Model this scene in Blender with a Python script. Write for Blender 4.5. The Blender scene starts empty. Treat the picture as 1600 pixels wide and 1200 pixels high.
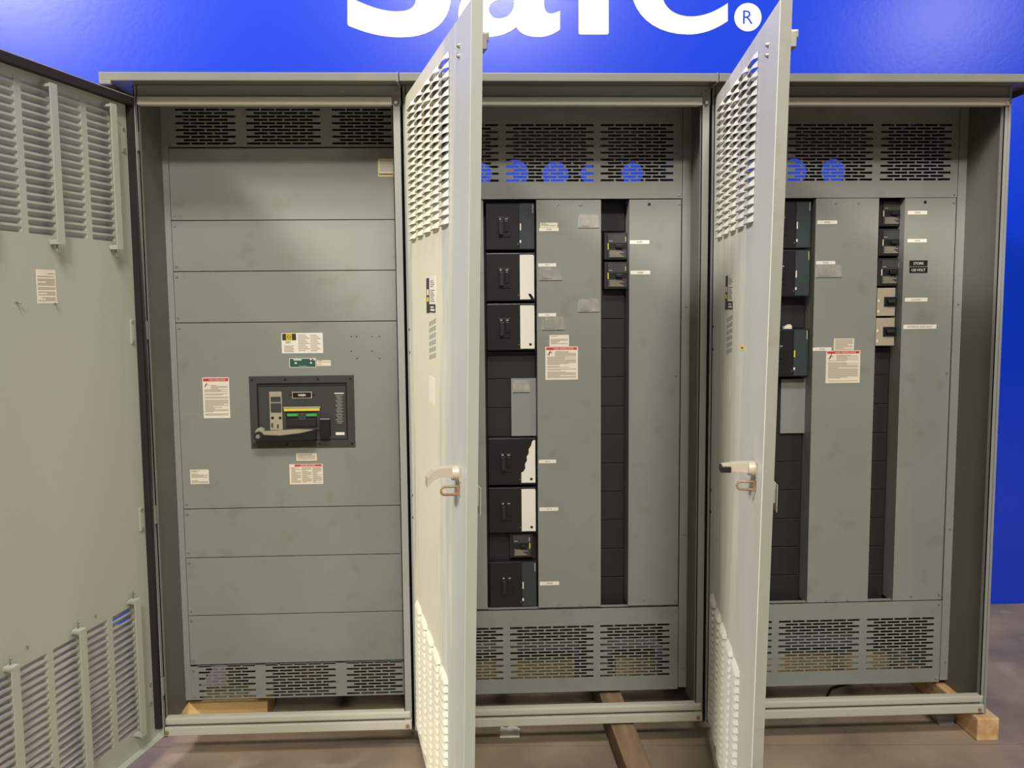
import bpy, bmesh, math, random
from mathutils import Vector, Matrix
random.seed(7)
R_ = math.radians
C = bpy.context.scene.collection

# ------------------------------------------------------------------ camera, world, lights, exposure
CAM = Vector((1.1526, -3.2021, 1.6718)); YAW, PITCH, ROLL, FPX = .0425, -.0936, -.0085, 1405.1
fw = Vector((math.sin(YAW)*math.cos(PITCH), math.cos(YAW)*math.cos(PITCH), math.sin(PITCH)))
rt0 = Vector((math.cos(YAW), -math.sin(YAW), 0)); up0 = rt0.cross(fw)
rt = rt0*math.cos(ROLL)+up0*math.sin(ROLL); up = -rt0*math.sin(ROLL)+up0*math.cos(ROLL)
cd = bpy.data.cameras.new('camera'); cam = bpy.data.objects.new('camera', cd); C.objects.link(cam)
cd.sensor_fit = 'HORIZONTAL'; cd.sensor_width = 36; cd.lens = 36*FPX/1600; cd.clip_start = .05
m = Matrix((rt, up, -fw)).transposed().to_4x4(); m.translation = CAM; cam.matrix_world = m
bpy.context.scene.camera = cam
w = bpy.data.worlds.new('world'); bpy.context.scene.world = w; w.use_nodes = True
w.node_tree.nodes['Background'].inputs[0].default_value = (.82, .90, 1, 1)
w.node_tree.nodes['Background'].inputs[1].default_value = .03
def lamp(x, y, z, e, sx=1.3, sy=.7, col=(1, .962, .875), aim=None):
    l = bpy.data.lights.new('high_bay_light', 'AREA'); l.shape = 'RECTANGLE'; l.size = sx; l.size_y = sy
    l.energy = e; l.color = col
    o = bpy.data.objects.new('high_bay_light', l); C.objects.link(o); o.location = (x, y, z)
    if aim: o.rotation_euler = (Vector(aim)-Vector((x, y, z))).to_track_quat('-Z', 'Y').to_euler()
    return o
lamp(-5.5, -5.9, 7.2, 920, 2.2, 1.1, aim=(1.5, 0, 1.2))
lamp(-8.4, -14.0, 7.8, 75, aim=(1.5, 0, 1.2))
lamp(1.5, -9.0, 7.6, 490, aim=(1.5, 0, 1.2))
lamp(1.5, -5.0, 8.0, 400, 2.4, 1.0, aim=(1.5, 0, 1.2))
lamp(11.5, -14.0, 7.8, 150, aim=(1.5, 0, 1.2))
lamp(1.5, 0.75, 8.0, 110, 2.4, .6)  # unseen fixture, added to brighten the floor behind the cabinets
vs = bpy.context.scene.view_settings
vs.view_transform = 'Standard'; vs.look = 'None'; vs.gamma = 1; vs.exposure = 0.0; vs.use_curve_mapping = False

# ------------------------------------------------------------------ helpers
def lin(r, g, b):
    f = lambda c: (c/255/12.92) if c/255 <= .04045 else ((c/255+.055)/1.055)**2.4
    return (f(r), f(g), f(b), 1)
def at(x, y, Y):                                        # photograph pixel -> point on the plane Y
    d = fw + rt*((x-800)/FPX) + up*((600-y)/FPX); t = (Y-CAM.y)/d.y
    return CAM + d*t
MATS = {}
def mat(name, col, rough=.5, metal=0, var=0.0, vscale=6, col2=None, stretch=(1, 1, 1), lo=.4, hi=.7, bump=0, bscale=200, spec=.5, speck=None, speck_amt=.25, speck_scale=3):
    mt = bpy.data.materials.new(name); mt.use_nodes = True; nt = mt.node_tree; N = nt.nodes; L = nt.links
    b = N['Principled BSDF']; b.inputs['Base Color'].default_value = col; b.inputs['Roughness'].default_value = rough
    b.inputs['Metallic'].default_value = metal; b.inputs['Specular IOR Level'].default_value = spec
    geo = N.new('ShaderNodeNewGeometry'); out = None
    def noise(scale, st=(1, 1, 1), det=6):
        mp = N.new('ShaderNodeVectorMath'); mp.operation = 'MULTIPLY'; mp.inputs[1].default_value = st
        L.new(geo.outputs['Position'], mp.inputs[0])
        n = N.new('ShaderNodeTexNoise'); n.inputs['Scale'].default_value = scale; n.inputs['Detail'].default_value = det
        L.new(mp.outputs[0], n.inputs['Vector']); return n
    def ramp(n, a, c, top=1.0):
        r = N.new('ShaderNodeMapRange'); r.inputs[1].default_value = a; r.inputs[2].default_value = c; r.inputs[4].default_value = top
        L.new(n.outputs['Fac'], r.inputs[0]); return r
    src = None
    def mix(fac, c2, prev):
        x = N.new('ShaderNodeMix'); x.data_type = 'RGBA'
        L.new(fac.outputs[0], x.inputs['Factor'])
        if prev is None: x.inputs[6].default_value = col
        else: L.new(prev, x.inputs[6])
        x.inputs[7].default_value = c2; return x.outputs[2]
    if col2 is not None: src = mix(ramp(noise(vscale, stretch), lo, hi), col2, src)
    if var: src = mix(ramp(noise(vscale*.37+.9, stretch), .35, .7, var), (col[0]*.55, col[1]*.53, col[2]*.5, 1), src)
    if speck is not None: src = mix(ramp(noise(speck_scale, (1, 1, 1), 10), .58, .78, speck_amt), speck, src)
    if src is not None: L.new(src, b.inputs['Base Color'])
    if bump:
        bp = N.new('ShaderNodeBump'); bp.inputs['Strength'].default_value = bump; bp.inputs['Distance'].default_value = .002
        n = noise(bscale); L.new(n.outputs['Fac'], bp.inputs['Height']); L.new(bp.outputs[0], b.inputs['Normal'])
    MATS[name] = mt; return mt
GREY = mat('grey_enamel', lin(143, 145, 140), .5, var=.18, vscale=5, speck=lin(120, 92, 60), speck_amt=.22, speck_scale=4, bump=.05, bscale=400)
SIDE = mat('shaded_grey_enamel', lin(106, 107, 99), .55, var=.2, vscale=4, speck=lin(100, 84, 62), speck_amt=.25, speck_scale=3)  # grey enamel darkened to put the shade inside the cabinets into its colour
COVER = mat('cover_enamel', lin(142, 144, 137), .5, var=.2, vscale=4, speck=lin(104, 82, 58), speck_amt=.3, speck_scale=11, bump=.05, bscale=400)
DOORIN = mat('door_inner_enamel', lin(178, 180, 170), .5, var=.2, vscale=3, stretch=(1, 1, .25))
FLG2 = mat('door_edge_enamel', lin(164, 167, 158), .45, var=.15, vscale=5)
FLG3 = mat('worn_door_edge_enamel', lin(144, 144, 134), .45, var=.2, vscale=5, speck=lin(110, 84, 62), speck_amt=.4, speck_scale=9)
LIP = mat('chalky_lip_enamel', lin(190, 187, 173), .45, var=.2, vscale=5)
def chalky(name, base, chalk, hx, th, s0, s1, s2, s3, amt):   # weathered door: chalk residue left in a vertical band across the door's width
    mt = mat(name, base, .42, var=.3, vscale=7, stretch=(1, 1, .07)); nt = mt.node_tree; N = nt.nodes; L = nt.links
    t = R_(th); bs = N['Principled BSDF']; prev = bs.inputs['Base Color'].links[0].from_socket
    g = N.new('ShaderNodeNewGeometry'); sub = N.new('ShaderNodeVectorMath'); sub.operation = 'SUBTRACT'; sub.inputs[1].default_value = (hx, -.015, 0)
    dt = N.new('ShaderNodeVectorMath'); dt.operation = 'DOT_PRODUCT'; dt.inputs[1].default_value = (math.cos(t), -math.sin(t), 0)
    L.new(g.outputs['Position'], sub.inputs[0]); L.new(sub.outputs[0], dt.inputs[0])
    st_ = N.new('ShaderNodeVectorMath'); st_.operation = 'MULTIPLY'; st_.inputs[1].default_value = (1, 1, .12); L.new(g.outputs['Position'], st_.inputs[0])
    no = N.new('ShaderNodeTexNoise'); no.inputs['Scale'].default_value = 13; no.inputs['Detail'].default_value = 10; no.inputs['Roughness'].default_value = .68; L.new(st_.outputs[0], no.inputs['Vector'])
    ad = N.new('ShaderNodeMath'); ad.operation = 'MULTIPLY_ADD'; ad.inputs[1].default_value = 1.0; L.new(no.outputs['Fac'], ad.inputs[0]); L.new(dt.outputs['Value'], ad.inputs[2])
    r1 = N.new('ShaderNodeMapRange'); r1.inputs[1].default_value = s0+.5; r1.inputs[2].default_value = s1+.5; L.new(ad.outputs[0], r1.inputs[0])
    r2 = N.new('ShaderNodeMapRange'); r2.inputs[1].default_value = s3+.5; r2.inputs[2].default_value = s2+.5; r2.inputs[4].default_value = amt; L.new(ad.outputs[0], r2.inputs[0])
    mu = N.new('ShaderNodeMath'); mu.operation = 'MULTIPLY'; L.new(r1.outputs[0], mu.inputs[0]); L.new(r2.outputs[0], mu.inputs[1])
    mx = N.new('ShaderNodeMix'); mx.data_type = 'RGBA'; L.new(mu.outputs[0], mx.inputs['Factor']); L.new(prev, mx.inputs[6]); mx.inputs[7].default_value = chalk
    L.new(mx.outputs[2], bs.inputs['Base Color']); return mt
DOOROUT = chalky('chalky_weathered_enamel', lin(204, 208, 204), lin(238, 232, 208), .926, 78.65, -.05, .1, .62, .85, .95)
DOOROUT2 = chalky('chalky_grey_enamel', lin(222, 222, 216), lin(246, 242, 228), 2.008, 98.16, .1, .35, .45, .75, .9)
ROOF = mat('roof_enamel', lin(122, 122, 112), .42, var=.25, vscale=4, speck=lin(190, 180, 140), speck_amt=.4, speck_scale=1.5)
WALL = mat('blue_wall_paint', lin(2, 58, 216), .24, var=.06, vscale=1.4, bump=.12, bscale=40, spec=.7)
WHITE = mat('white_sign_paint', lin(250, 248, 240), .5)
CONC = mat('concrete', lin(166, 146, 124), .62, col2=lin(116, 102, 90), vscale=2.2, lo=.35, hi=.68, var=.35, speck=lin(200, 188, 172), speck_amt=.4, speck_scale=5, bump=.2, bscale=60)
BLACK = mat('black_plastic', lin(26, 26, 26), .4)
BLACK2 = mat('dusty_black_plastic', lin(36, 34, 31), .55, var=.2, vscale=10)
GASKET = mat('brown_black_gasket', lin(34, 27, 25), .8)
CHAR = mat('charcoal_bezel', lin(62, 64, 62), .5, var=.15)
TEAL = mat('dark_green_grey_plate', lin(52, 64, 62), .5, var=.3, vscale=30)
PAPER = mat('cream_paper', lin(236, 226, 206), .7)
WHITEP = mat('white_paper', lin(240, 234, 222), .65, var=.05)
INK = mat('grey_print', lin(176, 164, 144), .7)
INK2 = mat('dark_print', lin(60, 54, 50), .7)
RED = mat('red_print', lin(204, 58, 62), .6)
YEL = mat('yellow_print', lin(232, 214, 60), .5)
YELP = mat('pale_yellow_border', lin(232, 220, 140), .6)
GREENP = mat('green_decal', lin(46, 92, 76), .5, var=.2, vscale=40)
GREEN2 = mat('green_indicator', lin(70, 170, 95), .4)
BEIGE = mat('beige_plastic', lin(176, 166, 142), .55, var=.2, vscale=14)
TAPE = mat('clear_tape', lin(154, 151, 144), .2, col2=lin(174, 171, 163), vscale=22, lo=.35, hi=.65)
STEEL = mat('galvanised_steel', lin(170, 168, 160), .4, metal=.6, var=.2, vscale=20)
BRASS = mat('rusty_steel', lin(150, 130, 102), .5, metal=.2, col2=lin(134, 88, 58), vscale=30)
HANDLE = mat('handle_metal', lin(184, 174, 158), .4, metal=.15)
WOOD = mat('pine_wood', lin(196, 164, 108), .7, col2=lin(160, 122, 70), vscale=14, stretch=(.15, 1, 1), lo=.4, hi=.66)
WOODY = mat('pale_timber', lin(226, 194, 146), .7, col2=lin(190, 142, 88), vscale=12, stretch=(1, .15, 1), lo=.42, hi=.64)
WOODG = mat('weathered_timber', lin(150, 124, 94), .75, col2=lin(96, 78, 58), vscale=16, stretch=(1, .1, 1), lo=.38, hi=.66)

class Fr:                                               # a flat sheet's own axes: u across, v up, w outward
    def __init__(s, o, d=(1, 0, 0), n=(0, -1, 0), tw=0):
        s.o = Vector(o); s.d = Vector(d); s.n = Vector(n); s.tw = tw
    def __call__(s, u, v, w=0):
        w -= s.tw*(v-1.3)*u/1.04
        return s.o + s.d*u + Vector((0, 0, v)) + s.n*w
W0 = Fr((0, 0, 0))                                      # world X, Z, -Y
def plane(Y): return Fr((0, Y, 0))

WP = {}
def link(o, parent, wpos):
    C.objects.link(o); WP[o.name] = wpos
    if parent is not None: o.parent = parent; o.location = wpos-WP[parent.name]
    else: o.location = wpos
    return o
def tag(o, label=None, cat=None, group=None, kind=None):
    if label: o['label'] = label
    if cat: o['category'] = cat
    if group: o['group'] = group
    if kind: o['kind'] = kind
    return o
def empty(name, loc, label=None, cat=None, group=None, parent=None):
    o = bpy.data.objects.new(name, None); o.empty_display_size = .1
    link(o, parent, Vector(loc)); return tag(o, label, cat, group)

class MB:
    def __init__(s): s.bm = bmesh.new(); s.mats = []
    def mi(s, mt):
        if mt not in s.mats: s.mats.append(mt)
        return s.mats.index(mt)
    def box(s, f, u0, u1, v0, v1, w0, w1, mt, bev=0):
        b = bmesh.new(); bmesh.ops.create_cube(b, size=1)
        for v in b.verts: v.co = Vector((u0+(u1-u0)*(v.co.x+.5), v0+(v1-v0)*(v.co.y+.5), w0+(w1-w0)*(v.co.z+.5)))
        if bev: bmesh.ops.bevel(b, geom=list(b.edges), offset=bev, segments=2, affect='EDGES', profile=.6)
        s.take(b, f, mt); return s
    def take(s, b, f, mt):
        k = s.mi(mt); mp = {}
        for v in b.verts: mp[v] = s.bm.verts.new(f(*v.co))
        for fc in b.faces:
            n = s.bm.faces.new([mp[v] for v in fc.verts]); n.material_index = k
        b.free()
    def poly(s, f, pts, w0, w1, mt):                    # prism of a (u,v) polygon
        k = s.mi(mt); a = [s.bm.verts.new(f(u, v, w0)) for u, v in pts]; c = [s.bm.verts.new(f(u, v, w1)) for u, v in pts]
        n = len(pts); fs = [s.bm.faces.new(a[::-1]), s.bm.faces.new(c)]
        for i in range(n): fs.append(s.bm.faces.new((a[i], a[(i+1) % n], c[(i+1) % n], c[i])))
        for q in fs: q.material_index = k
        return s
    def cyl(s, f, u, v, w0, w1, r, mt, seg=12, r2=None):
        k = s.mi(mt); r2 = r if r2 is None else r2
        a = []; c = []
        for i in range(seg):
            t = 2*math.pi*i/seg; a.append(s.bm.verts.new(f(u+r*math.cos(t), v+r*math.sin(t), w0))); c.append(s.bm.verts.new(f(u+r2*math.cos(t), v+r2*math.sin(t), w1)))
        fs = [s.bm.faces.new(a[::-1]), s.bm.faces.new(c)]
        for i in range(seg): fs.append(s.bm.faces.new((a[i], a[(i+1) % seg], c[(i+1) % seg], c[i])))
        for q in fs: q.material_index = k
        return s
    def tube(s, pts, r, mt, seg=8, closed=False):       # world-space tube
        k = s.mi(mt); rings = []; n = len(pts); pts = [Vector(q) for q in pts]
        for i, q in enumerate(pts):
            a = pts[i-1] if (i or closed) else q; b = pts[(i+1) % n] if (i < n-1 or closed) else q
            t = (b-a).normalized(); h = Vector((0, 0, 1)) if abs(t.z) < .9 else Vector((1, 0, 0))
            x = t.cross(h).normalized(); y = t.cross(x)
            rings.append([s.bm.verts.new(q+x*(r*math.cos(2*math.pi*j/seg))+y*(r*math.sin(2*math.pi*j/seg))) for j in range(seg)])
        for i in range(n if closed else n-1):
            A, B = rings[i], rings[(i+1) % n]
            for j in range(seg):
                fc = s.bm.faces.new((A[j], A[(j+1) % seg], B[(j+1) % seg], B[j])); fc.material_index = k; fc.smooth = True
        if not closed:
            s.bm.faces.new(rings[0]).material_index = k; s.bm.faces.new(rings[-1][::-1]).material_index = k
        return s
    def text(s, f, txt, u, v, h, w, mt, maxw=None, bold=0, th=.0004):       # centred lettering at (u,v)
        me = textmesh(txt, bold); k = s.mi(mt)
        xs = [q.co.x for q in me.vertices]; ys = [q.co.y for q in me.vertices]
        x0, x1, y0, y1 = min(xs), max(xs), min(ys), max(ys); sc = h/(y1-y0); su = sc
        if maxw and (x1-x0)*su > maxw: su = maxw/(x1-x0)
        mp = [s.bm.verts.new(f(u+(q.co.x-(x0+x1)/2)*su, v+(q.co.y-(y0+y1)/2)*sc, w+th)) for q in me.vertices]
        for pl in me.polygons:
            try: s.bm.faces.new([mp[i] for i in pl.vertices]).material_index = k
            except ValueError: pass
        return s
    def build(s, name, parent=None, label=None, smooth=False, cat=None, group=None, kind=None):
        bmesh.ops.recalc_face_normals(s.bm, faces=s.bm.faces)
        cs = [v.co for v in s.bm.verts]
        lo = [min(c[i] for c in cs) for i in range(3)]; hi = [max(c[i] for c in cs) for i in range(3)]
        org = Vector(((lo[0]+hi[0])/2, (lo[1]+hi[1])/2, lo[2]))
        for v in s.bm.verts: v.co -= org
        me = bpy.data.meshes.new(name); s.bm.to_mesh(me); s.bm.free()
        for mt in s.mats: me.materials.append(mt)
        if smooth:
            for pl in me.polygons: pl.use_smooth = True
        o = bpy.data.objects.new(name, me); link(o, parent, org)
        return tag(o, label, cat, group, kind)
TM = {}
def textmesh(txt, bold=0):
    if (txt, bold) not in TM:
        cu = bpy.data.curves.new('lettering', 'FONT'); cu.body = txt; cu.offset = bold; cu.resolution_u = 3
        o = bpy.data.objects.new('lettering', cu); C.objects.link(o)
        dg = bpy.context.evaluated_depsgraph_get(); TM[(txt, bold)] = bpy.data.meshes.new_from_object(o.evaluated_get(dg))
        bpy.data.objects.remove(o)
    return TM[(txt, bold)]
def outline(name, contours, f, th, mt, parent, w=0):    # flat plate with holes from closed (u,v) contours
    cu = bpy.data.curves.new('outline', 'CURVE'); cu.dimensions = '2D'; cu.fill_mode = 'BOTH'; cu.extrude = th/2
    for c in contours:
        sp = cu.splines.new('POLY'); sp.points.add(len(c)-1); sp.use_cyclic_u = True
        for q, (u, v) in zip(sp.points, c): q.co = (u, v, 0, 1)
    o = bpy.data.objects.new('outline', cu); C.objects.link(o)
    dg = bpy.context.evaluated_depsgraph_get(); me = bpy.data.meshes.new_from_object(o.evaluated_get(dg)); bpy.data.objects.remove(o)
    b = bmesh.new(); b.from_mesh(me); bpy.data.meshes.remove(me)
    for v in b.verts: v.co.z += w+th/2
    mb = MB(); mb.take(b, f, mt); return mb.build(name, parent)
def perf(mb, f, U0, U1, V0, V1, rows, w0, w1, mt):      # sheet with rows of rectangular slots, rows from bottom to top
    v = V0
    def strip(a, b):                                    # wide plain strips in small panes so that a twisted sheet stays smooth
        if not f.tw: mb.box(f, U0, U1, a, b, w0, w1, mt); return
        nv = max(1, int((b-a)/.05)); nu = 8
        for j in range(nv):
            for i in range(nu): mb.box(f, U0+(U1-U0)*i/nu, U0+(U1-U0)*(i+1)/nu, a+(b-a)*j/nv, a+(b-a)*(j+1)/nv, w0, w1, mt)
    for a, b, hs in sorted(rows):
        if a > v: strip(a, v+0) if a < v else strip(v, a)
        u = U0
        for h0, h1 in sorted(hs):
            if h0 > u: mb.box(f, u, h0, a, b, w0, w1, mt)
            u = h1
        mb.box(f, u, U1, a, b, w0, w1, mt); v = b
    strip(v, V1)

# ------------------------------------------------------------------ the setting
fl = MB().box(W0, -9, 12, -.10, -.03, -1.44, 13, CONC).build('floor', kind='structure')
def jy(X): return .105-.0535*X                          # saw-cut joint across the slab
for name, q in (('a', [(-9, -13), (12, -13), (12, jy(12)-.004), (-9, jy(-9)-.004)]), ('b', [(-9, jy(-9)+.004), (12, jy(12)+.004), (12, 1.44), (-9, 1.44)])):
    flr = lambda u, v, w=0: Vector((u, v, w))
    MB().poly(flr, q, -.03, 0, CONC).build('floor_slab', fl)
wl = MB().box(W0, -9, 12, -.1, 7, -1.54, -1.44, WALL).build('wall_back', kind='structure')

# ------------------------------------------------------------------ lettering on the wall
def bez(p0, segs, n=10):
    pts = [p0]; cur = p0
    for s in segs:
        if len(s) == 1: pts.append(s[0]); cur = s[0]
        else:
            a, b, c = s
            for i in range(1, n+1):
                t = i/n; k = 1-t
                pts.append(tuple(k**3*cur[j]+3*k*k*t*a[j]+3*k*t*t*b[j]+t**3*c[j] for j in (0, 1)))
            cur = c
    if abs(pts[0][0]-pts[-1][0])+abs(pts[0][1]-pts[-1][1]) < .01: pts.pop()
    return pts
S_ = [bez((543, -6), [[(543, 36)], ((543, 38), (543.5, 39.5), (546, 41)), ((575, 53), (600, 58.5), (628, 58.5)), ((675, 58.5), (705, 35), (705, -8)), ((705, -42), (682, -58), (650, -70)), ((622, -80), (606, -86), (606, -100)), ((606, -113), (620, -120), (638, -120)), ((655, -120), (672, -117), (690, -108)), [(690, -155)], ((672, -163), (652, -166), (635, -166)), ((590, -166), (556, -142), (556, -98)), ((556, -62), (582, -48), (612, -36)), ((638, -26), (650, -20), (650, -4)), ((650, 12), (640, 18), (620, 18)), ((596, 18), (570, 8), (543, -6))])]
A_ = [bez((875, 17), [((865, 22), (852, 27), (850, 8)), [(850, -40)], ((850, -75), (825, -94), (785, -94)), ((765, -94), (745, -91), (730, -85)), [(730, -48)], ((745, -55), (762, -57), (776, -57)), ((796, -57), (803, -48), (803, -34)), [(803, -29)], ((760, -27), (716, -20), (716, 22)), ((716, 45), (735, 58), (760, 58)), ((780, 58), (796, 52), (807, 42)), ((812, 54), (826, 58), (842, 58)), ((856, 58), (868, 52), (875, 46)), [(875, 17)]]),
      bez((803, -2), [((785, -2), (764, 0), (764, 14)), ((764, 24), (771, 29), (779, 29)), ((792, 29), (803, 20), (803, 6))])]
F_ = [bez((906, 54), [[(949, 54)], [(951, 52)], [(951, -56)], [(985, -56)], [(985, -90)], [(951, -90)], [(951, -104)], ((951, -124), (958, -131), (972, -131)), ((980, -131), (987, -130), (993, -128)), [(993, -163)], ((984, -166), (974, -167), (962, -167)), ((924, -167), (904, -146), (904, -108)), [(904, -90)], [(884, -90)], [(884, -56)], [(904, -56)], [(904, 52)]])]
E_ = [bez((1137, 33), [((1118, 46), (1098, 54), (1075, 54)), ((1020, 54), (986, 20), (986, -22)), ((986, -65), (1018, -95), (1064, -95)), ((1110, -95), (1140, -66), (1140, -22)), [(1140, -6)], [(1035, -6)], ((1037, 12), (1054, 26), (1080, 26)), ((1100, 26), (1120, 17), (1137, 5))]),
      bez((1034, -37), [[(1094, -37)], ((1092, -53), (1082, -63), (1065, -63)), ((1048, -63), (1037, -53), (1034, -37))])]
YW = 1.44; wf = plane(YW)
P2 = lambda q: (at(q[0], q[1], YW).x, at(q[0], q[1], YW).z)
let = empty('wall_lettering', at(840, 55, YW), 'large white painted word lettering on the blue wall above the grey cabinets', 'lettering')
for cs in (S_, A_, F_, E_): outline('letter', [[P2(q) for q in c] for c in cs], wf, .002, WHITE, let)
dc = P2((1168.5, 27)); rr = 21*4.64/FPX
MB().cyl(wf, dc[0], dc[1], 0, .002, rr, WHITE, 40).text(wf, 'R', dc[0], dc[1], .066, .002, WALL, bold=-.004).build('registered_mark', let)

# ------------------------------------------------------------------ cabinet shell
YD = .26                                                # face of the inner cover panels
FD = plane(YD)
XB = [0, .914, 1.996, 3.072]
ZS = .09; ZT = 2.41; DEP = .85
SEC = []
labels = ['narrower grey switchboard cabinet at left, wide inner covers around one main breaker',
          'middle grey switchboard cabinet with two breaker columns, its door swung toward the viewer',
          'rightmost grey switchboard cabinet with beige breakers and a black voltage nameplate']
for i in range(3):
    SEC.append(empty('switchboard_section', ((XB[i]+XB[i+1])/2, .4, ZS), labels[i], 'electrical cabinet', 'switchboard line-up'))
def screw(f, u, v, parent, r=.0055, mt=STEEL):
    MB().cyl(f, u, v, 0, .003, r, mt, 10, r*.8).build('screw', parent)
for i in range(3):
    S = SEC[i]; a, b = XB[i]+.002, XB[i+1]-.002
    # side panels with their front flanges
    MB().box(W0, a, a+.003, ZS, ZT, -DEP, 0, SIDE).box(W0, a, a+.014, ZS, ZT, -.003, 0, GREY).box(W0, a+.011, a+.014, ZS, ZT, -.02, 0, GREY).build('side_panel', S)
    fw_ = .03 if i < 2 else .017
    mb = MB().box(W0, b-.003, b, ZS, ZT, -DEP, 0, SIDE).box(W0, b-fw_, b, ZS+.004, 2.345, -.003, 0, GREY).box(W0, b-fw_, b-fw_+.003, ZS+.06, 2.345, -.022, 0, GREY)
    if i == 2: mb.box(W0, b-.003, b+.006, ZS, ZT, -.004, .004, GREY)
    mb.build('side_panel', S)
    # header: shaded upper band, proud rounded lip
    MB().box(W0, a+.014, b-(fw_ if i < 2 else .004), 2.366, ZT, -.003, .0, GREY).box(W0, a+.014, b-(fw_ if i < 2 else .004), 2.343, 2.372, -.02, .012, LIP, .006).build('header', S)
    if i < 2: MB().box(W0, b-fw_, b, 2.345, ZT, -.003, .002, GREY).build('corner_bracket', S)
    # sill: lower band, groove, rolled upper lip
    MB().box(W0, a+.01, b-.004, .098, .130, -.05, .008, LIP, .003).box(W0, a+.01, b-.004, .13, .138, -.05, -.012, GREY).box(W0, a+.012, b-.006, .138, .165, -.028, .006, LIP, .007).build('sill', S)
    for u, v in ((b-.016, 2.353), (b-.02, .112), (a+.018, .112)):
        MB().cyl(W0, u, v, .0, .014, .0085, BRASS if v < 1 else STEEL, 12, .006).build('bolt', S)
    if i < 2: screw(Fr((0, -.002, 0)), b-.016, 2.392, S)
    # roof
    x0 = a-.07 if i == 0 else a; x1 = b+.07 if i == 2 else b
    mb = MB().box(W0, x0, x1, 2.412, 2.429, -DEP-.05, .089, ROOF).box(W0, x0, x1, 2.403, 2.431, .088, .1, ROOF, .003)
    if i == 0: mb.box(W0, x0-.002, x0+.036, 2.391, 2.4045, .086, .102, ROOF, .002).box(W0, x0-.003, x0+.001, 2.391, 2.432, -DEP-.05, .099, ROOF)
    if i == 2: mb.box(W0, x1-.004, x1, 2.39, 2.43, -DEP-.05, .1, ROOF)
    rf = mb.build('roof', S)
    if i < 2: MB().box(W0, b-.006, b+.0015, 2.400, 2.432, -.3, .102, ROOF, .002).build('roof_seam_cap', rf)
    # rails carrying the inner covers
    ra, rb = ((a+.003, a+.025), (b-.03, b-.003)) if i == 0 else ((a+.003, a+.02), (XB[i+1]-.037, b-.003))
    for q0, q1 in (ra, rb): MB().box(FD, q0, q1, .112, ZT, -.03, .002, GREY).build('mounting_rail', S)
    for v in (1.64, .74, .19): screw(Fr((0, YD-.002, 0)), (rb[0]+rb[1])/2+.003, v, S, .005)

# back panels (conduit holes in two of them)
def circ(c, r, n=28): return [(c[0]+r*math.cos(2*math.pi*k/n), c[1]+r*math.sin(2*math.pi*k/n)) for k in range(n)]
FB = plane(DEP)
holes = {0: [], 1: [(752, 272, 17), (805, 271, 21), (868, 273, 20.5), (920, 272, 13), (988, 271, 17)], 2: [(1180, 268, 18), (1241, 268, 20), (1302, 268, 19.5)]}
for i in range(3):
    a, b = XB[i]+.005, XB[i+1]-.005
    cs = [[(a, ZS), (b, ZS), (b, 2.42), (a, 2.42)]]
    for x, y, r in holes[i]:
        q = at(x, y, DEP); cs.append(circ((q.x, q.z), r*4.02/FPX))
    outline('back_panel', cs, FB, .003, GREY, SEC[i], -.003)

# ------------------------------------------------------------------ slotted vent panels
def vrows(zlo, zhi, n, groups, first_long=True):
    rows = []; p = (zhi-zlo)/(n-.4); h = p*.62
    for k in range(n):
        z = zlo+k*p; hs = []
        for g0, g1, m_ in groups:
            pt = (g1-g0+.0065)/m_; L = pt-.0065
            long = (k % 2 == 0) == first_long
            for j in range(m_ if long else m_-1):
                u = g0+j*pt+(0 if long else pt/2); hs.append((u, u+L))
        rows.append((z, z+h, hs))
    return rows
DX = [(.027, .880), (2.001-1.082+.02, 1.957), (2.018, 3.033)]
G = [[(.058, .278, 4), (.318, .592, 5), (.635, .855, 4)], [(.978, 1.256, 5), (1.284, 1.617, 6), (1.644, 1.923, 5)], [(2.060, 2.338, 5), (2.366, 2.696, 6), (2.727, 3.004, 5)]]
VENT = []
for i in range(3):
    top = (2.247, 2.256, 2.256+.0123*10.6, 11) if i == 0 else (2.052, 2.117, 2.33, 17)
    bot = (.112, .118, .251, 11, .252) if i == 0 else (.104, .163, .376, 17, .449)
    a, b = DX[i]
    mb = MB(); perf(mb, FD, a, b, top[0], ZT-.002, vrows(top[1], top[2], top[3], G[i]), -.002, 0, COVER); v = mb.build('vent_panel', SEC[i])
    for u in (a+.012, b-.012): screw(FD, u, top[0]+.012, v)
    mb = MB(); perf(mb, FD, a, b, bot[0], bot[4], vrows(bot[1], bot[2], bot[3], G[i]), -.002, 0, COVER)
    mb.box(FD, a, b, bot[4]-.003, bot[4], -.03, 0, COVER); v2 = mb.build('vent_panel', SEC[i])
    for u in (a+.012, b-.012):
        for z in (bot[4]-.02, bot[0]+.014): screw(FD, u, z, v2)
    VENT.append((v, v2))

# ------------------------------------------------------------------ inner cover panels
def cover(S, u0, u1, v0, v1, ret=.02, screws=()):
    mb = MB().box(FD, u0, u1, v0, v1, -.003, 0, COVER, .0012)
    for q in ((u0, u0+.003), (u1-.003, u1)): mb.box(FD, q[0], q[1], v0, v1, -ret, -.002, COVER)
    for q in ((v0, v0+.003), (v1-.003, v1)): mb.box(FD, u0+.003, u1-.003, q[0], q[1], -.02, -.002, COVER)
    o = mb.build('cover_panel', S)
    for u, v in screws: screw(FD, u, v, o)
    return o
zs = [2.244, 1.977, 1.787, 1.594, .877, .684, .453, .254]
COV1 = []
for k in range(7):
    hi, lo = zs[k]-.0015, zs[k+1]+.0015
    COV1.append(cover(SEC[0], .028, .879, lo, hi, screws=[(.04, hi-.018), (.04, lo+.018), (.868, hi-.018), (.868, lo+.018)]))
MAINC = COV1[3]
c2a = cover(SEC[1], .942, 1.196, .453, 2.048, .09)
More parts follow.
